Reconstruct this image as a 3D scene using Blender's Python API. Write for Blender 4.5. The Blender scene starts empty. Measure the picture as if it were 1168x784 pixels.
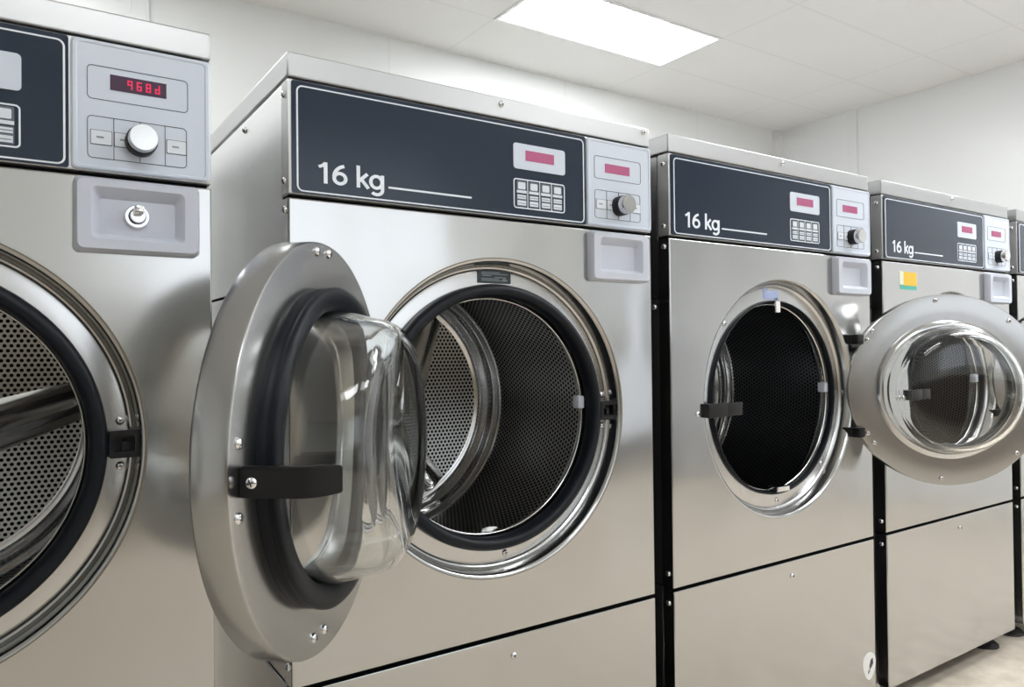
import bpy, bmesh, math
from mathutils import Matrix, Vector
PI = math.pi
sc = bpy.context.scene
COL = sc.collection
ZO = 0.03                       # floor is z = 0

# ------------------------------------------------------------------ materials
def mat(name):
    m = bpy.data.materials.new(name); m.use_nodes = True
    nt = m.node_tree
    return m, nt, nt.nodes['Principled BSDF']

def simple(name, col, rough=.5, metal=0., spec=.5, coat=0.):
    m, nt, b = mat(name)
    b.inputs['Base Color'].default_value = (*col, 1)
    b.inputs['Roughness'].default_value = rough
    b.inputs['Metallic'].default_value = metal
    b.inputs['Specular IOR Level'].default_value = spec
    b.inputs['Coat Weight'].default_value = coat
    return m

def N(nt, t, **kw):
    n = nt.nodes.new(t)
    for k, v in kw.items(): setattr(n, k, v)
    return n

def math_node(nt, op, a, b=None, c=None):
    n = nt.nodes.new('ShaderNodeMath'); n.operation = op
    for i, v in enumerate((a, b, c)):
        if v is None: continue
        if isinstance(v, (int, float)): n.inputs[i].default_value = v
        else: nt.links.new(v, n.inputs[i])
    return n.outputs[0]

def steel(name, col, rough, wave=.0, scale=(1, 1, 1), grain=.0015, aniso=0.):
    """sheet steel: faint grain in the roughness, a slow unevenness of the sheet"""
    m, nt, b = mat(name)
    b.inputs['Base Color'].default_value = (*col, 1)
    b.inputs['Metallic'].default_value = 1
    if aniso:
        b.inputs['Anisotropic'].default_value = aniso
        tg = N(nt, 'ShaderNodeTangent', direction_type='RADIAL', axis='Z'); nt.links.new(tg.outputs[0], b.inputs['Tangent']); b.inputs['Anisotropic Rotation'].default_value = .25
    tc = N(nt, 'ShaderNodeTexCoord')
    mp = N(nt, 'ShaderNodeMapping'); mp.inputs['Scale'].default_value = scale
    nt.links.new(tc.outputs['Object'], mp.inputs['Vector'])
    n = N(nt, 'ShaderNodeTexNoise'); n.inputs['Scale'].default_value = 140; n.inputs['Detail'].default_value = 2
    nt.links.new(mp.outputs[0], n.inputs['Vector'])
    r = math_node(nt, 'MULTIPLY_ADD', n.outputs[0], grain * 2, rough - grain)
    nt.links.new(r, b.inputs['Roughness'])
    if wave:
        w = N(nt, 'ShaderNodeTexNoise'); w.inputs['Scale'].default_value = 3.2; w.inputs['Detail'].default_value = 1
        nt.links.new(tc.outputs['Object'], w.inputs['Vector'])
        bp = N(nt, 'ShaderNodeBump'); bp.inputs['Strength'].default_value = 1; bp.inputs['Distance'].default_value = wave
        nt.links.new(w.outputs[0], bp.inputs['Height']); nt.links.new(bp.outputs[0], b.inputs['Normal'])
    return m

def perforated(name, col, sp=.0108, rad=.32):
    m, nt, b = mat(name)
    tc = N(nt, 'ShaderNodeTexCoord'); sx = N(nt, 'ShaderNodeSeparateXYZ')
    nt.links.new(tc.outputs['UV'], sx.inputs[0])
    u = math_node(nt, 'DIVIDE', sx.outputs[0], sp); v = math_node(nt, 'DIVIDE', sx.outputs[1], sp)
    k = math.sqrt(3)
    def grid(o):
        a = math_node(nt, 'SUBTRACT', math_node(nt, 'FRACT', math_node(nt, 'ADD', u, o + 100)), .5)
        c = math_node(nt, 'MULTIPLY', math_node(nt, 'SUBTRACT', math_node(nt, 'FRACT', math_node(nt, 'ADD', math_node(nt, 'DIVIDE', v, k), o + 100)), .5), k)
        return math_node(nt, 'SQRT', math_node(nt, 'ADD', math_node(nt, 'MULTIPLY', a, a), math_node(nt, 'MULTIPLY', c, c)))
    d = math_node(nt, 'MINIMUM', grid(0), grid(.5))
    hole = math_node(nt, 'LESS_THAN', d, rad)
    mx = N(nt, 'ShaderNodeMix', data_type='RGBA')
    nt.links.new(hole, mx.inputs['Factor'])
    mx.inputs['A'].default_value = (*col, 1); mx.inputs['B'].default_value = (.004, .004, .004, 1)
    nt.links.new(mx.outputs['Result'], b.inputs['Base Color'])
    nt.links.new(math_node(nt, 'SUBTRACT', 1., hole), b.inputs['Metallic'])
    nt.links.new(math_node(nt, 'MULTIPLY_ADD', hole, .5, .3), b.inputs['Roughness'])
    nt.links.new(math_node(nt, 'MULTIPLY_ADD', hole, -.5, .5), b.inputs['Specular IOR Level'])
    return m

def emissive(name, col, strength, base=(.8, .8, .8)):
    m, nt, b = mat(name)
    b.inputs['Base Color'].default_value = (*base, 1)
    b.inputs['Emission Color'].default_value = (*col, 1)
    b.inputs['Emission Strength'].default_value = strength
    return m

M = {}
M['steel'] = steel('brushed_steel', (.53, .53, .525), .165, wave=.011)
M['steel_side'] = steel('side_steel', (.52, .52, .52), .26, wave=.003)
M['steel_lid'] = steel('lid_steel', (.47, .47, .475), .40)
M['steel_console'] = steel('console_steel', (.62, .62, .62), .50)
M['ring'] = steel('ring_steel', (.58, .58, .58), .22)
M['door'] = steel('door_steel', (.46, .46, .46), .24)
M['polish'] = steel('polished_steel', (.66, .66, .66), .14, grain=.01)
M['chrome'] = simple('chrome', (.82, .82, .83), .12, 1)
M['perf'] = perforated('perforated_steel', (.40, .40, .39))
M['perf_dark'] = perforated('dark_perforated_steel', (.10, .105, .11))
M['rubber'] = simple('black_rubber', (.006, .008, .012), .45, spec=.22)
M['black'] = simple('black_plastic', (.006, .006, .007), .42, spec=.35)
M['matte'] = simple('dark_cavity', (.006, .006, .006), .9, spec=.1)
M['navy'] = simple('navy_overlay', (.014, .025, .046), .17, spec=.42)
M['white_ink'] = simple('white_ink', (.82, .86, .93), .5)
M['grey_plastic'] = simple('grey_plastic', (.56, .585, .66), .4)
M['grey_face'] = simple('grey_faceplate', (.62, .67, .76), .38)
M['dark_ink'] = simple('dark_ink', (.03, .035, .05), .5)
M['key_white'] = simple('key_white', (.72, .76, .82), .45)
M['key_dark'] = simple('key_dark', (.10, .12, .16), .4)
M['icon'] = simple('icon_grey', (.25, .28, .33), .5)
M['lcd'] = emissive('lit_magenta_display', (.70, .07, .22), .2, (.26, .06, .14))
M['lcd_dark'] = simple('dark_display', (.07, .035, .07), .15)
M['led'] = emissive('red_digits', (1., .03, .12), .5, (.3, .01, .05))
M['plate'] = simple('data_plate', (.022, .032, .036), .4)
M['plate_ink'] = simple('data_plate_ink', (.22, .26, .28), .5)
M['yellow'] = simple('yellow_paper', (.85, .52, .05), .6)
M['pale'] = simple('pale_paper', (.75, .78, .62), .6)
M['green'] = simple('green_paper', (.10, .48, .38), .6)
M['blue'] = simple('pale_blue_film', (.45, .53, .82), .4)
M['paper'] = simple('white_paper', (.82, .82, .80), .6)
M['foot'] = simple('foot_rubber', (.015, .015, .016), .6)

def glass_mat():
    m, nt, b = mat('clear_glass')
    b.inputs['Base Color'].default_value = (.97, .985, .98, 1)
    b.inputs['Roughness'].default_value = 0
    b.inputs['IOR'].default_value = 1.47
    b.inputs['Transmission Weight'].default_value = 1
    return m
M['glass'] = glass_mat()

def wall_mat(name, col, axis, pitch, off):
    m, nt, b = mat(name)
    tc = N(nt, 'ShaderNodeTexCoord'); sx = N(nt, 'ShaderNodeSeparateXYZ')
    nt.links.new(tc.outputs['Object'], sx.inputs[0])
    t = math_node(nt, 'FRACT', math_node(nt, 'ADD', math_node(nt, 'DIVIDE', math_node(nt, 'SUBTRACT', sx.outputs[axis], off), pitch), 100))
    seam = math_node(nt, 'LESS_THAN', t, .006)
    n = N(nt, 'ShaderNodeTexNoise'); n.inputs['Scale'].default_value = 1.5
    nt.links.new(tc.outputs['Object'], n.inputs['Vector'])
    mx = N(nt, 'ShaderNodeMix', data_type='RGBA'); nt.links.new(seam, mx.inputs['Factor'])
    mx.inputs['A'].default_value = (*col, 1); mx.inputs['B'].default_value = (col[0] * .93, col[1] * .93, col[2] * .93, 1)
    nt.links.new(mx.outputs['Result'], b.inputs['Base Color'])
    nt.links.new(math_node(nt, 'MULTIPLY_ADD', n.outputs[0], .1, .25), b.inputs['Roughness'])
    b.inputs['Specular IOR Level'].default_value = .4
    return m
M['wall_back'] = wall_mat('white_wall_panels_back', (.88, .89, .88), 0, 1.2, .13)
M['wall_right'] = wall_mat('white_wall_panels_right', (.88, .89, .90), 1, 1.2, .62)
M['wall_plain'] = simple('white_wall_plain', (.80, .81, .79), .5)
M['trim'] = simple('white_trim', (.86, .87, .87), .4)

def ceiling_mat():
    m, nt, b = mat('ceiling_tiles')
    tc = N(nt, 'ShaderNodeTexCoord'); sx = N(nt, 'ShaderNodeSeparateXYZ')
    nt.links.new(tc.outputs['Object'], sx.inputs[0])
    def line(i, pitch, off, w):
        t = math_node(nt, 'FRACT', math_node(nt, 'ADD', math_node(nt, 'DIVIDE', math_node(nt, 'SUBTRACT', sx.outputs[i], off - w / 2), pitch), 100))
        return math_node(nt, 'LESS_THAN', t, w / pitch)
    g = math_node(nt, 'MAXIMUM', line(0, 1.18, CLX, .014), line(1, .47, CLY, .014))
    n = N(nt, 'ShaderNodeTexNoise'); n.inputs['Scale'].default_value = 2.2; n.inputs['Detail'].default_value = 2
    nt.links.new(tc.outputs['Object'], n.inputs['Vector'])
    cr = N(nt, 'ShaderNodeMix', data_type='RGBA'); nt.links.new(n.outputs[0], cr.inputs['Factor'])
    cr.inputs['A'].default_value = (.82, .82, .815, 1); cr.inputs['B'].default_value = (.86, .86, .855, 1)
    mx = N(nt, 'ShaderNodeMix', data_type='RGBA'); nt.links.new(math_node(nt, 'MULTIPLY', g, .30), mx.inputs['Factor'])
    nt.links.new(cr.outputs['Result'], mx.inputs['A']); mx.inputs['B'].default_value = (.66, .665, .66, 1)
    nt.links.new(mx.outputs['Result'], b.inputs['Base Color'])
    b.inputs['Roughness'].default_value = .8
    return m

def floor_mat():
    m, nt, b = mat('speckled_beige_floor')
    tc = N(nt, 'ShaderNodeTexCoord')
    v = N(nt, 'ShaderNodeTexVoronoi'); v.inputs['Scale'].default_value = 90
    nt.links.new(tc.outputs['Object'], v.inputs['Vector'])
    n = N(nt, 'ShaderNodeTexNoise'); n.inputs['Scale'].default_value = 14; n.inputs['Detail'].default_value = 5
    nt.links.new(tc.outputs['Object'], n.inputs['Vector'])
    r = N(nt, 'ShaderNodeValToRGB'); nt.links.new(n.outputs[0], r.inputs[0])
    r.color_ramp.elements[0].position = .35; r.color_ramp.elements[0].color = (.56, .49, .40, 1)
    r.color_ramp.elements[1].position = .65; r.color_ramp.elements[1].color = (.72, .64, .545, 1)
    mx = N(nt, 'ShaderNodeMix', data_type='RGBA')
    nt.links.new(math_node(nt, 'MULTIPLY', math_node(nt, 'LESS_THAN', v.outputs['Distance'], .22), .25), mx.inputs['Factor'])
    nt.links.new(r.outputs[0], mx.inputs['A']); mx.inputs['B'].default_value = (.40, .34, .28, 1)
    nt.links.new(mx.outputs['Result'], b.inputs['Base Color'])
    b.inputs['Roughness'].default_value = .35
    return m

# ------------------------------------------------------------------ mesh helpers
class MB:
    def __init__(s): s.bm = bmesh.new(); s.uv = None
    def uvl(s):
        if s.uv is None: s.uv = s.bm.loops.layers.uv.new('UVMap')
        return s.uv
    def box(s, x0, x1, y0, y1, z0, z1, bevel=0., mi=0, seg=2):
        vs = [s.bm.verts.new((x, y, z)) for x in (x0, x1) for y in (y0, y1) for z in (z0, z1)]
        fs = [s.bm.faces.new([vs[i] for i in q]) for q in ((0, 1, 3, 2), (4, 6, 7, 5), (0, 4, 5, 1), (2, 3, 7, 6), (0, 2, 6, 4), (1, 5, 7, 3))]
        for f in fs: f.material_index = mi
        if bevel:
            es = list({e for f in fs for e in f.edges})
            r = bmesh.ops.bevel(s.bm, geom=es, offset=bevel, segments=seg, profile=.5, affect='EDGES')
            for f in r['faces']: f.material_index = mi
        return s
    def lathe(s, prof, seg=96, mi=0, smooth=True, uvf=None, mis=None, center=(0, 0)):
        """profile of (radius, y) turned about the y axis"""
        rings = []
        for r, y in prof:
            if r < 1e-6: rings.append([s.bm.verts.new((center[0], y, center[1]))])
            else: rings.append([s.bm.verts.new((center[0] + r * math.cos(2 * PI * k / seg), y, center[1] + r * math.sin(2 * PI * k / seg))) for k in range(seg)])
        for i in range(len(rings) - 1):
            a, b = rings[i], rings[i + 1]
            for k in range(seg):
                k2 = (k + 1) % seg
                if len(a) == 1 and len(b) == 1: continue
                if len(a) == 1: vs = (a[0], b[k], b[k2])
                elif len(b) == 1: vs = (a[k], b[0], a[k2])
                else: vs = (a[k], b[k], b[k2], a[k2])
                f = s.bm.faces.new(vs); f.smooth = smooth; f.material_index = mis[i] if mis else mi
                if uvf:
                    l = s.uvl()
                    for lp in f.loops:
                        ang = math.atan2(lp.vert.co.z - center[1], lp.vert.co.x - center[0])
                        if k == seg // 2 - 1 + 0 and ang < 0: ang += 2 * PI
                        if ang < 0 : ang += 2 * PI
                        if k == seg - 1 and ang < .001: ang += 2 * PI
                        lp[l].uv = uvf(lp.vert.co, ang, i)
        return s
    def poly(s, pts, y0, y1, mi=0, hole=None):
        """polygon in x,z extruded from y0 (front) to y1"""
        a = [s.bm.verts.new((x, y0, z)) for x, z in pts]; b = [s.bm.verts.new((x, y1, z)) for x, z in pts]
        n = len(pts)
        for i in range(n):
            j = (i + 1) % n
            s.bm.faces.new((a[i], b[i], b[j], a[j])).material_index = mi
        s.bm.faces.new(a).material_index = mi; s.bm.faces.new(b[::-1]).material_index = mi
        return s
    def frame(s, po, pi, y0, y1, mi=0):
        """ring between two equal-length outlines"""
        n = len(po); L = [[s.bm.verts.new((x, y, z)) for x, z in p] for p, y in ((po, y0), (pi, y0), (po, y1), (pi, y1))]
        for i in range(n):
            j = (i + 1) % n
            for q in ((L[0][i], L[0][j], L[1][j], L[1][i]), (L[0][i], L[2][i], L[2][j], L[0][j]), (L[1][i], L[1][j], L[3][j], L[3][i])):
                s.bm.faces.new(q).material_index = mi
        return s
    def mesh(s, name, mats):
        bmesh.ops.recalc_face_normals(s.bm, faces=s.bm.faces[:])
        me = bpy.data.meshes.new(name); s.bm.to_mesh(me); s.bm.free()
        for m in (mats if isinstance(mats, (list, tuple)) else [mats]): me.materials.append(M[m])
        return me

def rrect(x0, x1, z0, z1, r, n=5):
    p = []
    for cx, cz, a0 in ((x1 - r, z1 - r, 0), (x0 + r, z1 - r, 90), (x0 + r, z0 + r, 180), (x1 - r, z0 + r, 270)):
        for k in range(n + 1):
            a = math.radians(a0 + 90 * k / n); p.append((cx + r * math.cos(a), cz + r * math.sin(a)))
    return p

def link(name, me, parent=None, loc=(0, 0, 0), rz=0, rot=None):
    o = bpy.data.objects.new(name, me); COL.objects.link(o)
    o.location = loc; o.rotation_euler = rot if rot else (0, 0, rz)
    if parent: o.parent = parent
    return o

def sharp(me, deg=35):
    """smooth shading that keeps hard edges"""
    for p in me.polygons: p.use_smooth = True
    bm = bmesh.new(); bm.from_mesh(me)
    for e in bm.edges:
        if len(e.link_faces) == 2 and e.calc_face_angle(0) > math.radians(deg): e.smooth = False
    bm.to_mesh(me); bm.free()
    return me

CACHE = {}
def cached(key, fn):
    if key not in CACHE: CACHE[key] = fn()
    return CACHE[key]

# ------------------------------------------------------------------ dimensions (metres, machine frame)
W, D = .79, 1.02
LT, LB, SP, SB, BOT = 1.484 + ZO, 1.4405 + ZO, 1.2572 + ZO, .4755 + ZO, .0312 + ZO
CX, CZ = .402, .880 + ZO          # door axis
RH = .296                          # hole in the front panel
G = .006                           # seam
def z(v): return v + ZO

# ------------------------------------------------------------------ machine parts
def m_lid():
    b = MB().box(0, W, 0, D, LB + .003, LT, bevel=.003)
    return sharp(b.mesh('lid', 'steel_lid'), 20)

def rect_loop(x0, x1, z0, z1, cx, cz, seg):
    """points of a rectangle at the angles of a circle around (cx, cz); corners snapped"""
    pts = []
    for k in range(seg):
        a = 2 * PI * k / seg; dx, dz = math.cos(a), math.sin(a); t = 1e9
        if dx > 1e-9: t = min(t, (x1 - cx) / dx)
        if dx < -1e-9: t = min(t, (x0 - cx) / dx)
        if dz > 1e-9: t = min(t, (z1 - cz) / dz)
        if dz < -1e-9: t = min(t, (z0 - cz) / dz)
        pts.append([cx + dx * t, cz + dz * t])
    for X in (x0, x1):
        for Z in (z0, z1):
            i = min(range(seg), key=lambda k: (pts[k][0] - X) ** 2 + (pts[k][1] - Z) ** 2); pts[i] = [X, Z]
    return pts

def m_front():
    seg = 128; s = MB(); bm = s.bm
    x0, x1, z0, z1 = 0, W, SB, SP - G
    loops = []
    e = .0025
    loops.append([bm.verts.new((x, .034, zz)) for x, zz in rect_loop(x0, x1, z0, z1, CX, CZ, seg)])
    loops.append([bm.verts.new((x, e, zz)) for x, zz in rect_loop(x0, x1, z0, z1, CX, CZ, seg)])
    loops.append([bm.verts.new((x, e * .3, zz)) for x, zz in rect_loop(x0 + e * .3, x1 - e * .3, z0 + e * .3, z1 - e * .3, CX, CZ, seg)])
    loops.append([bm.verts.new((x, 0, zz)) for x, zz in rect_loop(x0 + e, x1 - e, z0 + e, z1 - e, CX, CZ, seg)])
    for r, y in ((RH + .004, 0), (RH, .0006), (RH - .003, .003), (RH - .005, .008), (RH - .010, .029)):
        loops.append([bm.verts.new((CX + r * math.cos(2 * PI * k / seg), y, CZ + r * math.sin(2 * PI * k / seg))) for k in range(seg)])
    for i in range(len(loops) - 1):
        for k in range(seg):
            k2 = (k + 1) % seg
            f = bm.faces.new((loops[i][k], loops[i + 1][k], loops[i + 1][k2], loops[i][k2]))
            f.smooth = i >= 4
    return s.mesh('front_panel', 'steel')

def m_console_frame():
    s = MB().box(0, W, 0, .034, SP, LB, bevel=.002)
    return sharp(s.mesh('console', 'steel_console'), 20)

def m_seam_shade(k):
    """black strip set behind a seam so the gap reads as shade"""
    s = MB()
    if k == 0: s.box(.004, W - .004, .02, .034, LB, LB + .003)
    if k == 1: s.box(.004, W - .004, .012, .034, SP - G, SP)
    if k == 2: s.box(.004, W - .004, .012, .034, SB - .0075, SB)
    return s.mesh('seam_shade', 'matte')

def m_side(right):
    x0, x1 = (W - .012, W - .0015) if right else (.0015, .012)
    s = MB()
    s.box(x0, x1, .037, D - .01, z(1.122), LB, bevel=.0015)
    s.box(x0, x1, .037, D - .01, SB, z(1.117), bevel=.0015)
    return sharp(s.mesh('side_panel', 'steel_side'), 20)

def m_back():
    return MB().box(.013, W - .013, D - .012, D - .001, BOT, LB).mesh('back_panel', 'steel_side')

def m_base():
    s = MB()
    s.box(0, W, 0, .034, BOT, SB - .0075, bevel=.0025)
    return sharp(s.mesh('base_panel', 'steel'), 20)

def m_base_side(right):
    x0, x1 = (W - .012, W - .0015) if right else (.0015, .012)
    return sharp(MB().box(x0, x1, .037, D - .01, BOT, SB - .006, bevel=.0015).mesh('base_side', 'steel_side'), 20)

def m_floor_pan():
    return MB().box(.013, W - .013, .036, D - .013, BOT, BOT + .01).mesh('bottom_pan', 'matte')

def m_foot():
    s = MB()
    s.lathe([(0, 0), (.048, 0), (.048, .007), (.036, .017), (.016, .022), (.0, .022)], seg=32, mi=0)
    s.lathe([(.009, .014), (.009, BOT + .002), (0, BOT + .002)], seg=16, mi=1)
    bmesh.ops.rotate(s.bm, verts=s.bm.verts[:], cent=(0, 0, 0), matrix=Matrix.Rotation(PI / 2, 3, 'X'))
    return sharp(s.mesh('foot', ('foot', 'chrome')))

def m_ring():
    s = MB().lathe([(RH - .010, .029), (RH - .0125, .0265), (RH - .0155, .0275), (RH - .018, .031), (RH - .022, .030), (.245, .030), (.243, .034), (.243, .05)], seg=128)
    return sharp(s.mesh('door_surround', 'ring'), 50)

def m_thin_gasket():
    s = MB().lathe([(.2445, .034), (.2458, .030), (.2455, .024), (.2435, .020), (.2415, .021), (.2400, .026), (.2395, .036)], seg=128)
    return s.mesh('door_gasket', 'rubber')

def m_gasket():
    s = MB().lathe([(.247, .034), (.2510, .030), (.2518, .020), (.2500, .011), (.2455, .006), (.2395, .0045), (.2340, .006), (.2300, .011), (.2280, .019), (.2275, .030), (.229, .036), (.234, .038)], seg=128)
    return s.mesh('door_gasket', 'rubber')

def m_drum_lip(wide):
    s = MB().lathe([(r + (.0105 if wide and r < .23 else 0), y - (.004 if wide and r < .23 else 0)) for r, y in ((.2278, .050), (.2270, .044), (.2250, .043), (.2238, .047), (.2250, .056), (.240, .066), (.27, .074), (.295, .080), (.300, .095))], seg=128)
    return s.mesh('drum_lip', 'polish')

def m_drum(dark):
    R, y0, y1 = .300, .095, (.405 if dark else .462)
    prof = [(R, y0), (R, y1), (.297, y1 + .010), (.289, y1 + .016), (.284, y1 + .026), (.287, y1 + .036), (.281, y1 + .048), (.272, y1 + .054), (.268, y1 + .064), (.260, y1 + .066), (.256, .531), (0, .531)]
    def uvf(co, ang, i):
        if i == 0: return (ang * R, co.y)
        return (co.x + 5, co.z + 5)
    s = MB().lathe(prof, seg=128, uvf=uvf, mis=[0, 1, 1, 1, 1, 1, 1, 1, 1, 1, 0])
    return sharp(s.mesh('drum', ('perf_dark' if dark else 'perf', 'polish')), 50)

def m_rib():
    """raised radial rib on the back of the drum, lying along +x"""
    s = MB(); bm = s.bm; yb = .531
    sec = [(-.052, 0), (-.034, -.001), (-.026, -.006), (-.018, -.017), (-.008, -.024), (.008, -.024), (.018, -.017), (.026, -.006), (.034, -.001), (.052, 0)]
    A = [bm.verts.new((.0, yb + y, zz * 1.1 - .042)) for zz, y in sec]
    B = [bm.verts.new((.235, yb + y, zz * .75 - .042)) for zz, y in sec]
    C = [bm.verts.new((.256, yb + y * .1, zz * .72 - .042)) for zz, y in sec]
    for P, Q in ((A, B), (B, C)):
        for i in range(len(sec) - 1):
            f = bm.faces.new((P[i], Q[i], Q[i + 1], P[i + 1])); f.smooth = True
    return s.mesh('drum_rib', 'polish')

def m_hub():
    s = MB().lathe([(.062, .53), (.058, .515), (.03, .508), (0, .507)], seg=48)
    return s.mesh('drum_hub', 'polish')

def m_latch_slot():
    s = MB(); p = rrect(-.0195, .0195, -.0195, .0195, .003); q = rrect(-.013, .013, -.011, .011, .002)
    s.frame(p, q, .012, .031)
    s.box(-.014, .014, .024, .028, -.012, .012)
    s.box(-.003, .004, .016, .025, -.009, .003)
    return s.mesh('latch_slot', 'black')

def m_screw():
    s = MB().lathe([(.0062, 0), (.0062, -.0012), (.0052, -.003), (.003, -.0042), (0, -.0046)], seg=20)
    for a in (0.4, 0.4 + PI / 2):
        c, sn = math.cos(a), math.sin(a); L, w = .0034, .0007
        pts = [(L * c - w * sn, L * sn + w * c), (-L * c - w * sn, -L * sn + w * c), (-L * c + w * sn, -L * sn - w * c), (L * c + w * sn, L * sn - w * c)]
        s.poly(pts, -.0048, -.003, mi=1)
    return s.mesh('screw', ('chrome', 'dark_ink'))

def m_hinge(sgn):
    """black knuckle between the door surround and the open door; sgn=+1 hinge on the right"""
    s = MB()
    x0, x1 = sorted((0, sgn * .030))
    s.box(x0, x1, -.012, .020, -.013, .013, bevel=.003)
    x0, x1 = sorted((sgn * .004, sgn * .034))
    s.box(x0, x1, -.030, -.006, -.014, .014, bevel=.004)
    return sharp(s.mesh('hinge', 'black'))

def m_sensor():
    return sharp(MB().box(-.008, .008, .036, .058, -.013, .013, bevel=.003).mesh('sensor_tab', 'grey_plastic'))

def m_cup():
    s = MB(); bm = s.bm
    L = []
    for p, y in ((rrect(.611, .771, z(1.146), z(1.248), .008), 0), (rrect(.611, .771, z(1.146), z(1.248), .008), -.010), (rrect(.615, .767, z(1.150), z(1.244), .008), -.018),
                 (rrect(.631, .750, z(1.163), z(1.235), .008), -.018), (rrect(.634, .747, z(1.166), z(1.232), .007), -.015), (rrect(.643, .739, z(1.172), z(1.221), .003), -.0015)):
        L.append([bm.verts.new((x, y, zz)) for x, zz in p])
    for i in range(len(L) - 1):
        n = len(L[i])
        for k in range(n):
            k2 = (k + 1) % n; bm.faces.new((L[i][k], L[i][k2], L[i + 1][k2], L[i + 1][k]))
    bm.faces.new(L[-1])
    return sharp(s.mesh('recessed_tray', 'grey_plastic'), 30)

def m_lock():
    s = MB()
    s.lathe([(.0165, -.001), (.0165, -.006), (.0150, -.008), (.0115, -.008), (.0108, -.005)], seg=40)
    s.lathe([(.0105, -.001), (.0105, -.015), (.009, -.017), (0, -.017)], seg=32)
    s.box(-.006, .006, -.030, -.014, .000, .013, bevel=.003)
    return sharp(s.mesh('key_lock', 'chrome'))

def m_overlay():
    s = MB()
    x0, x1, z0, z1 = .0055, .6065, z(1.2588), z(1.4385)
    s.poly(rrect(x0, x1, z0, z1, .004), -.0025, 0, mi=0)
    i = .0075; w = .0026
    s.frame(rrect(x0 + i, x1 - .004, z0 + .003, z1 - .0068, .010), rrect(x0 + i + w, x1 - .004 - w, z0 + .003 + w * .85, z1 - .0068 - w * .85, .0078), -.0031, -.002, mi=1)
    s.box(.171, .336, -.0031, -.002, z(1.2835), z(1.2868), mi=1)
    return s.mesh('navy_overlay', ('navy', 'white_ink'))

def m_text():
    """16 kg in flat white strokes, cap height 1 before scaling"""
    s = MB(); w = .155
    def stroke(pts, wd=w, closed=False):
        n = len(pts); P = [Vector(p) for p in pts]; L, R = [], []
        for k in range(n):
            if closed: a, b = P[(k - 1) % n], P[(k + 1) % n]
            else: a, b = P[max(k - 1, 0)], P[min(k + 1, n - 1)]
            d = (b - a).normalized(); q = Vector((-d.y, d.x)) * wd / 2
            L.append(s.bm.verts.new((P[k].x + q.x, 0, P[k].y + q.y))); R.append(s.bm.verts.new((P[k].x - q.x, 0, P[k].y - q.y)))
        for k in range(n if closed else n - 1):
            m = (k + 1) % n; s.bm.faces.new((L[k], L[m], R[m], R[k]))
    def arc(cx, cz, rx, rz, a0, a1, n=18):
        return [(cx + rx * math.cos(math.radians(a0 + (a1 - a0) * k / n)), cz + rz * math.sin(math.radians(a0 + (a1 - a0) * k / n))) for k in range(n + 1)]
    h = w / 2
    stroke([(.33, 0), (.33, 1.0)]); stroke([(.05, .76), (.20, .83), (.33, .96)], w * .9)
    stroke(arc(.93, .315, .245, .245, 0, 360)[:-1], closed=True)
    stroke(arc(1.21, .36, .525, .565, 178, 100, 14))
    stroke([(1.72, 0), (1.72, 1.06)]); stroke([(1.76, .33), (2.12, .70)]); stroke([(1.86, .40), (2.16, .0)])
    stroke(arc(2.52, .36, .255, .29, 0, 360)[:-1], closed=True)
    stroke([(2.79, .72), (2.79, .02)] + arc(2.53, .0, .26, .245, 0, -140, 14))
    sc_ = .0345
    for v in s.bm.verts: v.co.x *= .0405; v.co.z *= sc_
    r = bmesh.ops.extrude_face_region(s.bm, geom=s.bm.faces[:])
    for v in [g for g in r['geom'] if isinstance(g, bmesh.types.BMVert)]: v.co.y -= .0005
    return s.mesh('capacity_text', 'white_ink')

def m_display(x0, x1, z0, z1):
    return MB().poly(rrect(x0, x1, z0, z1, .006), -.0040, -.002).mesh('display_bezel', 'grey_face')

def m_lcd(x0, x1, z0, z1, y, m):
    return MB().box(x0, x1, y, y + .0015, z0, z1).mesh('display', m)

def m_digits():
    """red segments of the small display: four lit characters"""
    s = MB(); H, w, t = .0125, .0066, .0018
    seg = {'a': (0, w, H - t, H), 'd': (0, w, 0, t), 'g': (0, w, H / 2 - t / 2, H / 2 + t / 2), 'f': (0, t, H / 2, H), 'e': (0, t, 0, H / 2), 'b': (w - t, w, H / 2, H), 'c': (w - t, w, 0, H / 2)}
    for k, q in enumerate(('abfgc', 'acdefg', 'abcdefg', 'bcdeg')):
        for c in q:
            a, b, c0, c1 = seg[c]; x = k * .0118
            s.box(x + a, x + b, -.0009, 0, c0, c1)
    return s.mesh('display_digits', 'led')

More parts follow.
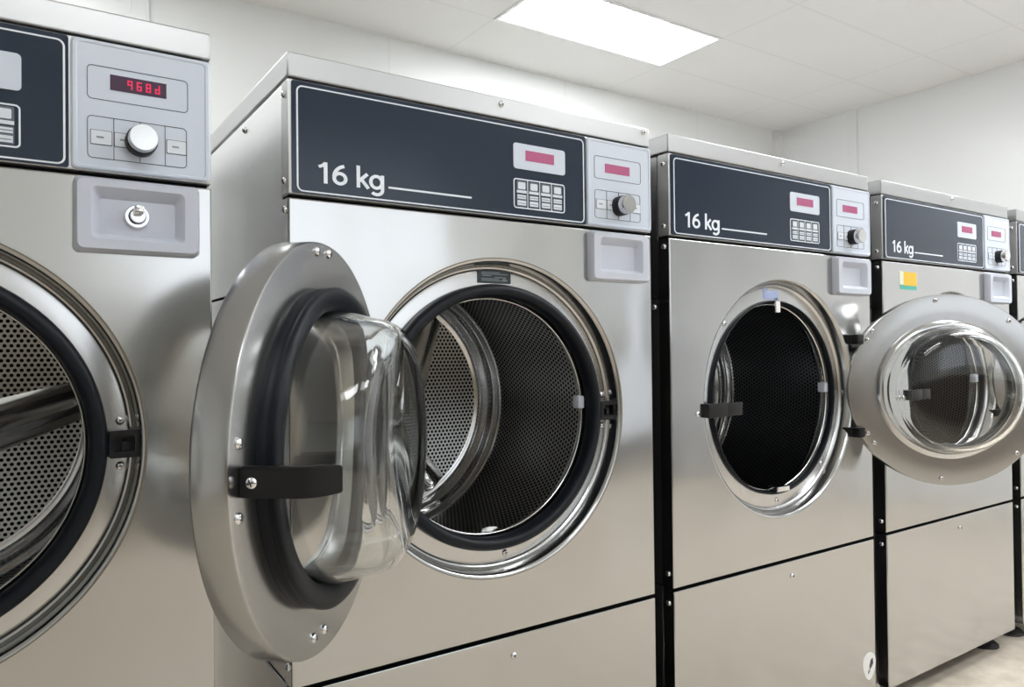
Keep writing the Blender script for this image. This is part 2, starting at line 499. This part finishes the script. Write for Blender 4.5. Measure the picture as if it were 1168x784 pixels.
def m_keypad():
    s = MB(); x0, x1, z0, z1 = .429, .552, z(1.2765), z(1.3335)
    s.frame(rrect(x0, x1, z0, z1, .006), rrect(x0 + .0022, x1 - .0022, z0 + .0022, z1 - .0022, .004), -.0034, -.0024, mi=0)
    cw = (x1 - x0 - .008) / 4; zm = (z0 + z1) / 2
    for i in range(4):
        a = x0 + .004 + i * cw
        if i: s.box(a - .0008, a + .0008, -.0034, -.0024, z0 + .002, z1 - .002, mi=0)
        for r in range(2):
            b0, b1 = (zm + .001, z1 - .004) if r else (z0 + .004, zm - .001)
            s.poly(rrect(a + .003, a + cw - .003, b0, b1, .0015), -.0034, -.0024, mi=1)
            if r:
                s.poly(rrect(a + .006, a + cw - .006, b0 + .0075, b1 - .003, .002), -.0040, -.003, mi=2)
                s.box(a + .003, a + cw - .003, -.0038, -.003, b0, b0 + .005, mi=2)
            else:
                s.box(a + .0045, a + cw - .0045, -.0040, -.003, b1 - .009, b1 - .002, mi=2)
                s.box(a + .005, a + cw - .005, -.0042, -.003, b1 - .0065, b1 - .0048, mi=3)
                s.box(a + .0045, a + cw - .0045, -.0040, -.003, b0 + .002, b0 + .011, mi=2)
                s.box(a + .006, a + cw - .006, -.0042, -.003, b0 + .005, b0 + .0065, mi=3)
    return s.mesh('keypad', ('white_ink', 'key_dark', 'key_white', 'icon'))

def m_faceplate():
    s = MB(); bm = s.bm; L = []
    for e, y in ((0, 0), (0, -.004), (.0025, -.006), (.006, -.006), (.0075, -.0048), (.0085, -.0048)):
        L.append([bm.verts.new((x, y, zz)) for x, zz in rrect(.609 + e, .7875 - e, z(1.2595) + e * .8, z(1.4385) - e * .8, .006)])
    for i in range(len(L) - 1):
        n = len(L[i])
        for k in range(n):
            bm.faces.new((L[i][k], L[i][(k + 1) % n], L[i + 1][(k + 1) % n], L[i + 1][k]))
    bm.faces.new(L[-1])
    return sharp(s.mesh('faceplate', 'grey_face'), 25)

def m_outline():
    s = MB(); t = .0008; y0, y1 = -.0054, -.0046
    for (x0, x1, z0, z1) in ((.628, .757, z(1.357), z(1.404)), (.628, .755, z(1.2755), z(1.334))):
        s.frame(rrect(x0, x1, z0, z1, .006), rrect(x0 + t, x1 - t, z0 + t, z1 - t, .0053), y0, y1)
    for x in (.660, .693, .7255): s.box(x, x + t, y0, y1, z(1.276), z(1.3335))
    return s.mesh('printed_outline', 'dark_ink')

def m_softkey():
    s = MB()
    s.poly(rrect(-.0135, .0135, -.0102, .0102, .0015), -.0056, -.0046, mi=1)
    s.poly(rrect(-.0127, .0127, -.0094, .0094, .0012), -.0062, -.005, mi=0)
    s.box(-.006, .003, -.0065, -.006, -.001, .0015, mi=2)
    return s.mesh('button', ('key_white', 'dark_ink', 'icon'))

def m_knob():
    s = MB()
    s.lathe([(.0205, -.005), (.0205, -.022), (.0198, -.024), (.0190, -.0245)], seg=48, mi=1)
    s.lathe([(.0190, -.0245), (.0188, -.036), (.0176, -.0385), (0, -.0385)], seg=48, mi=0)
    s.box(-.0008, .0008, -.0052, -.0046, .022, .028, mi=1)
    return sharp(s.mesh('dial_knob', ('polish', 'black')), 30)

def m_plate():
    s = MB()
    s.box(-.037, .037, .0280, .030, -.0122, .0122, mi=0)
    for i, (a, b) in enumerate(((-.030, .012), (-.030, .030), (-.028, -.008), (.0, .026), (-.030, .010), (-.030, .030))):
        zz = .0082 - i * .0031
        s.box(a, b, .0276, .029, zz - .0007, zz + .0007, mi=1)
    s.box(.018, .027, .0276, .029, -.0085, -.0035, mi=1)
    return s.mesh('data_plate', ('plate', 'plate_ink'))

# ------------------------------------------------------------------ the door: centred on its axis, inner face at y = 0, the glass towards +y
RD = .257
def m_door_ring():
    prof = [(.170, .000), (.205, 0), (RD - .004, 0), (RD - .001, -.0008), (RD, -.003), (RD, -.036), (RD - .003, -.040), (.215, -.043), (.172, -.043), (.170, -.040), (.170, 0)]
    return sharp(MB().lathe(prof, seg=128).mesh('door_ring', 'door'), 40)

def m_door_gasket():
    prof = [(.1985, 0), (.1985, .006), (.1965, .008), (.1965, .012), (.1995, .015), (.1995, .019), (.197, .022), (.190, .0225), (.178, .021), (.173, .018), (.1705, .014), (.1705, 0)]
    return MB().lathe(prof, seg=128).mesh('door_gasket', 'rubber')

def m_bowl(flange):
    out = [(.1695, -.030), (.1695, .030), (.1675, .040), (.1635, .052), (.160, .068), (.157, .080), (.151, .091), (.141, .098), (.120, .102), (.06, .105), (0, .106)]
    inn = [(0, .099), (.06, .098), (.118, .095), (.136, .0905), (.144, .085), (.1495, .077), (.153, .066), (.1565, .050), (.160, .038), (.162, .028), (.162, -.030), (.1695, -.030)]
    s = MB().lathe(out + inn, seg=128)
    return sharp(s.mesh('glass_bowl', 'glass'), 50)

def m_clear_flange():
    prof = [(.172, .0005), (.186, .0005), (.1855, .006), (.181, .010), (.176, .014), (.172, .014), (.172, .0005)]
    return sharp(MB().lathe(prof, seg=128).mesh('bowl_flange', 'polish'), 40)

def m_tongue():
    """black strap standing out along +y, broad face towards +x, its end bent towards -x"""
    s = MB(); bm = s.bm; t = .012; h = .0152
    path = [(0, -.0005), (0, .060), (-.004, .069), (-.012, .079), (-.024, .091)]
    rows = []
    for i, (x, y) in enumerate(path):
        a = Vector(path[max(i - 1, 0)]); b = Vector(path[min(i + 1, len(path) - 1)]); d = (b - a).normalized(); n = Vector((d.y, -d.x))
        hh = h if i < 3 else h * (.97 if i == 3 else .86)
        o = Vector((x, y)) + n * (t / 2); q = Vector((x, y)) - n * (t / 2)
        rows.append([bm.verts.new((o.x, o.y, -hh)), bm.verts.new((o.x, o.y, hh)), bm.verts.new((q.x, q.y, hh)), bm.verts.new((q.x, q.y, -hh))])
    for i in range(len(rows) - 1):
        for k in range(4):
            bm.faces.new((rows[i][k], rows[i][(k + 1) % 4], rows[i + 1][(k + 1) % 4], rows[i + 1][k]))
    bm.faces.new(rows[0]); bm.faces.new(rows[-1][::-1])
    bmesh.ops.bevel(bm, geom=[e for e in bm.edges], offset=.0012, segments=2, affect='EDGES')
    return sharp(s.mesh('latch_tongue', 'black'))

def m_latch_bar():
    """black strap bolted beside the door surround and reaching over the opening"""
    s = MB()
    s.box(.106, .128, -.006, 0, -.016, .016, bevel=.001)
    s.box(.106, .170, -.014, -.005, -.016, .016, bevel=.0015)
    s.box(.166, .228, -.010, -.002, -.015, .0155, bevel=.0015)
    return sharp(s.mesh('latch_bar', 'black'))

def screw(parent, loc, rz=0):
    return link('screw', cached('screw', m_screw), parent, loc, rz)

def build_door(root, hinge_right, loc, rz):
    d = link('door', cached('door_ring', m_door_ring), root, loc, rz)
    link('glass_bowl', cached('bowl', lambda: m_bowl(False)), d)
    if hinge_right:
        link('bowl_flange', cached('flange', m_clear_flange), d)
        sp = [(.028, .240), (.192, .160), (.206, .136), (.208, -.117), (.192, -.143), (.02, -.238), (-.158, .182), (-.172, -.170)]
    else:
        link('rubber_gasket', cached('dgasket', m_door_gasket), d)
        link('latch_tongue', cached('tongue', m_tongue), d, (.229, 0, -.008))
        screw(d, (.2355, .0135, -.008), PI / 2)
        sp = [(.236, .030), (.238, -.042), (.030, .243), (-.010, .245), (.016, -.230), (.050, -.228)]
    for x, zz in sp: screw(d, (x, 0.0, zz), PI)      # heads on the inner face
    return d

def machine(x, label, hinge_right=False, ribs=(70, 190, 310), digits=False, lock=False, door_dx=0., door_rz=None):
    r = bpy.data.objects.new('washing_machine', None); COL.objects.link(r); r.location = (x, 0, 0)
    r['label'] = label; r['category'] = 'washing machine'; r['group'] = 'steel washing machines in a row'
    C_ = cached
    link('lid', C_('lid', m_lid), r)
    link('front_panel', C_('front', m_front), r)
    for k in range(3): link('seam_shade', C_('core%d' % k, lambda: m_seam_shade(k)), r)
    for k in (0, 1):
        link('side_panel', C_('side%d' % k, lambda: m_side(k)), r)
        link('base_side', C_('bside%d' % k, lambda: m_base_side(k)), r)
    link('back_panel', C_('back', m_back), r)
    link('base_panel', C_('base', m_base), r)
    link('bottom_pan', C_('pan', m_floor_pan), r)
    for fx in (.065, W - .065):
        for fy in (.075, D - .08): link('foot', C_('foot', m_foot), r, (fx, fy, 0))
    # console
    con = link('console', C_('console', m_console_frame), r)
    link('navy_overlay', C_('overlay', m_overlay), con)
    link('capacity_text', C_('text', m_text), con, (.047, -.0024, z(1.2790)))
    link('display_bezel', C_('bez', lambda: m_display(.429, .553, z(1.352), z(1.401))), con)
    link('display', C_('lcd1', lambda: m_lcd(.457, .525, z(1.3695), z(1.3890), -.0048, 'lcd')), con)
    link('keypad', C_('keypad', m_keypad), con)
    link('faceplate', C_('face', m_faceplate), con)
    link('printed_outline', C_('outline', m_outline), con)
    if digits:
        link('display', C_('lcd2d', lambda: m_lcd(.656, .728, z(1.373), z(1.3945), -.0056, 'lcd_dark')), con)
        link('display_digits', C_('digits', m_digits), con, (.6775, -.0054, z(1.3775)))
    else:
        link('display', C_('lcd2', lambda: m_lcd(.657, .725, z(1.3715), z(1.3900), -.0056, 'lcd')), con)
    for bx in (.645, .674, .741): link('button', C_('soft', m_softkey), con, (bx, 0, z(1.3045)))
    kb = link('dial_knob', C_('knob', m_knob), con, (.694, 0, z(1.3045)))
    # tray
    cup = link('recessed_tray', C_('cup', m_cup), r)
    if lock: link('key_lock', C_('lock', m_lock), cup, (.689, .0, z(1.199)))
    # opening
    link('door_surround', C_('ring', m_ring), r, (CX, 0, CZ))
    link('door_gasket', C_('gasket%d' % hinge_right, m_thin_gasket if hinge_right else m_gasket), r, (CX, 0, CZ))
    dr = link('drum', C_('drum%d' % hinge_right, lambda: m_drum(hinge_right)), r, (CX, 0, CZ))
    link('drum_lip', C_('lip%d' % hinge_right, lambda: m_drum_lip(hinge_right)), dr)
    link('drum_hub', C_('hub', m_hub), dr)
    for a in ribs: link('drum_rib', C_('rib', m_rib), dr, (0, 0, 0), rot=(0, -math.radians(a), 0))
    if not lock: link('sensor_tab', C_('sensor', m_sensor), r, (CX + (.230 if hinge_right else .219), 0, CZ + .016))
    # latch and hinges
    hs = 1 if hinge_right else -1
    for dz in (.146, -.106): link('hinge', C_('hinge%d' % hs, lambda: m_hinge(hs)), r, (CX + hs * .272, 0, CZ + dz))
    if hinge_right:
        link('latch_bar', C_('bar', m_latch_bar), r, (0, 0, CZ - .018))
        screw(r, (.084, 0, CZ - .024))
        rs = [(.255, .0), (0, -.262), (.19, -.185), (-.19, .185)]
    else:
        link('latch_slot', C_('slot', m_latch_slot), r, (CX + .272, 0, CZ - .002))
        rs = [(.268, .030), (.268, -.034), (.02, -.263)]
    for a, b in rs: screw(r, (CX + a, .030, CZ + b))
    # sheet screws
    for sx, sz in ((.405, LB + .030), (.772, LT - .010))[:1 if hinge_right or lock else 2]: screw(r, (sx, 0, sz))
    screw(r, (.42, 0, SB - .045))
    for sy, sz in ((.016, LB - .022), (.016, SP + .022), (.016, SP - .024), (.016, SB + .03), (.016, SB - .035), (.26, LB - .018), (.30, z(1.095)), (.05, z(1.10))):
        s_ = screw(r, (.0 if sy < .034 else .0015, sy, sz), -PI / 2)
    if hinge_right: build_door(r, True, (.8790 , -.162, .888 + ZO), math.radians(140.4 if door_rz is None else door_rz))
    else: build_door(r, False, (-.030, -.246, .887 + ZO), -math.radians(130.7))
    return r

X2, X3 = .8468, 1.7033
mA = machine(-.1151 - W, 'leftmost steel washing machine with a chrome key lock in its grey tray', ribs=(18, 138, 258), digits=True, lock=True)
mB = machine(0, 'large steel washing machine in the centre with its glass-bowl door hanging open at its left')
mC = machine(X2, 'steel washing machine with a white oval sticker low on its base and a dark drum', True)
mD = machine(X3, 'far steel washing machine with a yellow paper sticker, standing behind an open round door', True)
mE = machine(2 * X3 - X2, 'rightmost steel washing machine, only a narrow strip of it in view', True)

# marks that only one machine carries
p = link('data_plate', cached('plate', m_plate), mB, (CX + .002, 0, CZ + .2662)); p['label'] = 'small dark plate with lines of print'
def m_sticker_a():
    s = MB()
    s.box(-.050, -.028, -.0008, 0, -.012, .027, mi=1); s.box(-.028, .045, -.0010, 0, -.014, .026, mi=0); s.box(-.046, .045, -.0006, 0, -.026, -.006, mi=2)
    return s.mesh('sticker', ('yellow', 'pale', 'green'))
p = link('sticker', m_sticker_a(), mD, (.138, 0, z(1.199))); p['label'] = 'yellow and green paper sticker'
def m_sticker_b():
    s = MB(); n = 28
    s.poly([(.030 * math.cos(2 * PI * k / n) + .004 * math.sin(4 * PI * k / n), .038 * math.sin(2 * PI * k / n)) for k in range(n)], -.0008, 0, mi=0)
    s.poly([(.002, -.010), (.018, .004), (.016, .020), (.006, .016), (-.001, .0)], -.0012, -.0004, mi=1)
    s.poly([(-.006, -.022), (.004, -.014), (.000, -.006), (-.009, -.014)], -.0012, -.0004, mi=2)
    return s.mesh('sticker', ('paper', 'dark_ink', 'icon'))
p = link('sticker', m_sticker_b(), mC, (.757, 0, z(.122))); p['label'] = 'white oval sticker with a dark mark'
def m_film():
    s = MB()
    s.box(-.030, .030, .0292, .030, -.002, .020, mi=0); s.box(-.030, -.016, .0292, .030, .020, .030, mi=0); s.box(.014, .030, .0292, .030, -.018, .0, mi=0)
    return s.mesh('sticker', 'blue')
p = link('sticker', m_film(), mC, (CX - .012, 0, CZ + .250)); p['label'] = 'torn pale blue film'
p = link('tape_tab', MB().box(-.008, .008, .004, .008, -.024, .004).mesh('tape_tab', 'paper'), mC, (CX - .016, 0, CZ + .238)); p['label'] = 'short white tab hanging over the gasket'

p = link('steel_piece', MB().box(-.024, .024, .010, .040, -.0065, .0065, bevel=.002).mesh('steel_piece', 'chrome'), mC, (CX + .004, 0, CZ - .231)); p['label'] = 'bright steel piece at the foot of the gasket'  # small chrome block set at the bottom of the gasket
def m_scrap():
    s = MB(); bm = s.bm
    bmesh.ops.create_icosphere(bm, subdivisions=3, radius=1)
    for v in bm.verts:
        c = v.co; k = 1 + .16 * math.sin(5 * c.x + 2 * c.z) * math.cos(4 * c.y - c.x)
        v.co = Vector((c.x * .017 * k, c.y * .008 * k, (c.z * .7 + .25 * c.x) * .0065 * k))
    for f in bm.faces: f.smooth = True
    return s.mesh('white_scrap', 'paper')
o = link('white_scrap', m_scrap(), None, (CX + .004, .062, CZ - .2225)); o['label'] = 'small crumpled white scrap lying at the bottom edge of the centre drum'; o['category'] = 'scrap'

# ------------------------------------------------------------------ the room
CH, BY, RX, LX, FY = 2.70 + ZO, 2.50, 4.64, -3.2, -3.6
CLX, CLY = 1.688, 1.535
def plane(name, x0, x1, y0, y1, z0, z1, m):
    o = link(name, MB().box(x0, x1, y0, y1, z0, z1).mesh(name, m)); o['kind'] = 'structure'; return o
M['ceil'] = ceiling_mat(); M['floor'] = floor_mat()
plane('floor', LX, RX, FY, BY, -.1, 0, 'floor')
plane('ceiling', LX, RX, FY, BY, CH, CH + .1, 'ceil')
plane('wall_back', LX, RX, BY, BY + .1, 0, CH, 'wall_back')
WX0, WX1, WZ0, WZ1 = .1, 2.3, 1.15, 2.45
DX0, DX1, DZ1 = 3.72, 4.52, 2.15
M['added_tan_band'] = simple('added_dark_wainscot', (.24, .20, .155), .5)  # dark band added to an unseen wall to deepen the steel reflections
def m_front_wall():
    b = MB()
    ZB = 1.0
    for z0, z1, mi in ((0, ZB, 1), (ZB, WZ0, 0), (WZ0, WZ1, 0), (WZ1, CH, 0)):
        xs = [LX]
        if WZ0 <= z0 < WZ1: xs += [WX0, WX1]
        if z0 < DZ1 - .01: xs += [DX0, DX1]
        xs.append(RX)
        for k in range(0, len(xs), 2): b.box(xs[k], xs[k + 1], FY - .1, FY, z0, z1, mi=mi)
    b.box(DX0, DX1, FY - .1, FY, DZ1, WZ1)
    return b.mesh('wall_front', ('wall_plain', 'added_tan_band'))
o = link('wall_front', m_front_wall()); o['kind'] = 'structure'
def m_guessed_window():  # unseen window, added to light the room and brighten the steel reflections
    b = MB(); n = 3; t = .05
    for k in range(n + 1):
        x = WX0 + (WX1 - WX0 - t) * k / n; b.box(x, x + t, FY - .08, FY - .02, WZ0, WZ1)
    b.box(WX0, WX1, FY - .08, FY - .02, WZ0, WZ0 + t); b.box(WX0, WX1, FY - .08, FY - .02, WZ1 - t, WZ1)
    return b.mesh('guessed_window_1', 'trim')
o = link('guessed_window_1', m_guessed_window()); o['kind'] = 'structure'
def m_added_door():  # unseen door, its dark frame added for streaks in the steel
    b = MB(); t = .17
    b.box(DX0, DX0 + t, FY - .08, FY - .02, 0, DZ1); b.box(DX1 - t, DX1, FY - .08, FY - .02, 0, DZ1)
    b.box(DX0, DX1, FY - .08, FY - .02, 0, .25); b.box(DX0, DX1, FY - .08, FY - .02, DZ1 - t, DZ1)
    return b.mesh('added_door_1', 'dark_frame')
M['dark_frame'] = simple('added_dark_frame', (.03, .03, .033), .4)
o = link('added_door_1', m_added_door()); o['kind'] = 'structure'
lp = bpy.data.lights.new('added_daylight', 'AREA'); lp.shape = 'RECTANGLE'; lp.size = WX1 - WX0; lp.size_y = WZ1 - WZ0; lp.cycles.is_portal = True  # portal for the light let in by the added window
lo = bpy.data.objects.new('added_daylight', lp); COL.objects.link(lo); lo.location = ((WX0 + WX1) / 2, FY - .09, (WZ0 + WZ1) / 2); lo.rotation_euler = (PI / 2, 0, 0)
lo.rotation_euler = (-PI / 2, 0, PI)
plane('wall_right', RX, RX + .1, FY, BY, 0, CH, 'wall_right')
plane('wall_left', LX - .1, LX, FY, BY, 0, CH, 'wall_plain')
plane('trim_1', RX - .055, RX, BY - .055, BY, 0, CH, 'trim')
plane('trim_2', RX - .012, RX, 1.83, 1.90, 0, CH, 'trim')
plane('trim_3', .09, .16, BY - .02, BY, 0, CH, 'trim')

LIGHT = 16.0
M['panel'] = emissive('light_diffuser', (.955, .985, 1.0), LIGHT)
def m_light_frame(L, Wd):
    s = MB(); bm = s.bm
    t = .018
    o = [(0, 0), (L, 0), (L, Wd), (0, Wd)]; i = [(t, t), (L - t, t), (L - t, Wd - t), (t, Wd - t)]
    a = [bm.verts.new((x, y, -.006)) for x, y in o]; b = [bm.verts.new((x, y, -.006)) for x, y in i]
    c = [bm.verts.new((x, y, 0)) for x, y in o]; d = [bm.verts.new((x, y, 0)) for x, y in i]
    for k in range(4):
        j = (k + 1) % 4
        bm.faces.new((a[k], a[j], b[j], b[k])); bm.faces.new((a[k], c[k], c[j], a[j])); bm.faces.new((b[k], b[j], d[j], d[k]))
    return s.mesh('light_frame', 'trim')
def ceiling_light(x, y, label):
    r = bpy.data.objects.new('ceiling_light', None); COL.objects.link(r); r.location = (x, y, CH)
    r['label'] = label; r['category'] = 'ceiling light'; r['group'] = 'ceiling light panels'
    link('light_frame', cached('lf', lambda: m_light_frame(1.18, .47)), r)
    link('diffuser', cached('ld', lambda: MB().box(.018, 1.162, .018, .452, -.004, -.001).mesh('diffuser', 'panel')), r)
ceiling_light(CLX, CLY, 'bright rectangular ceiling light panel above the second and third machines')
for lx in (CLX - 2.36, CLX, CLX + 2.36):  # out-of-view panels added to light the aisle
    for ly in (CLY - 3.76,):
        if lx + 1.18 < RX: ceiling_light(lx, ly, 'unseen rectangular ceiling light panel added over the aisle in front of the machines')
ceiling_light(CLX + .2, CLY - 2.35, 'rectangular ceiling light panel over the far end of the aisle')
ceiling_light(3.25, -.95, 'unseen ceiling light panel added to brighten the right wall')  # extra lamp out of view, lifts the right wall, far fronts and lids
ceiling_light(CLX - 2.95, CLY, 'unseen ceiling light panel added behind the leftmost machine')  # extra lamp out of view, placed to brighten the back wall

# ------------------------------------------------------------------ camera
yaw, pitch, roll, f = .5938822, .0107757, -.0109129, 851.7443
cy, sy, cp, sp_, cr, sr = math.cos(yaw), math.sin(yaw), math.cos(pitch), math.sin(pitch), math.cos(roll), math.sin(roll)
r_ = Vector((cy, -sy, 0)); fw = Vector((sy, cy, 0)); up = Vector((0, 0, 1))
F = fw * cp + up * sp_; U = -fw * sp_ + up * cp
A = r_ * cr + U * sr; B = -r_ * sr + U * cr
cam = bpy.data.cameras.new('camera'); co = bpy.data.objects.new('camera', cam); COL.objects.link(co)
m4 = Matrix.Identity(4)
for i in range(3): m4[i][0], m4[i][1], m4[i][2] = A[i], B[i], -F[i]
m4.translation = Vector((-.3678786, -1.1721098, 1.0029545 + ZO))
co.matrix_world = m4
cam.sensor_fit = 'HORIZONTAL'; cam.sensor_width = 36; cam.lens = f / 1168 * 36; cam.clip_start = .02
sc.camera = co

w = bpy.data.worlds.new('world'); sc.world = w; w.use_nodes = True
w.node_tree.nodes['Background'].inputs[0].default_value = (.9, .95, 1, 1)
w.node_tree.nodes['Background'].inputs[1].default_value = 1.7
vs = sc.view_settings
vs.view_transform = 'Standard'; vs.look = 'None'; vs.gamma = 1; vs.exposure = .2; vs.use_curve_mapping = False
sc.cycles.use_denoising = True
sc.cycles.sample_clamp_indirect = 6; sc.cycles.blur_glossy = .3
sc.cycles.max_bounces = 14; sc.cycles.transmission_bounces = 12; sc.cycles.glossy_bounces = 8
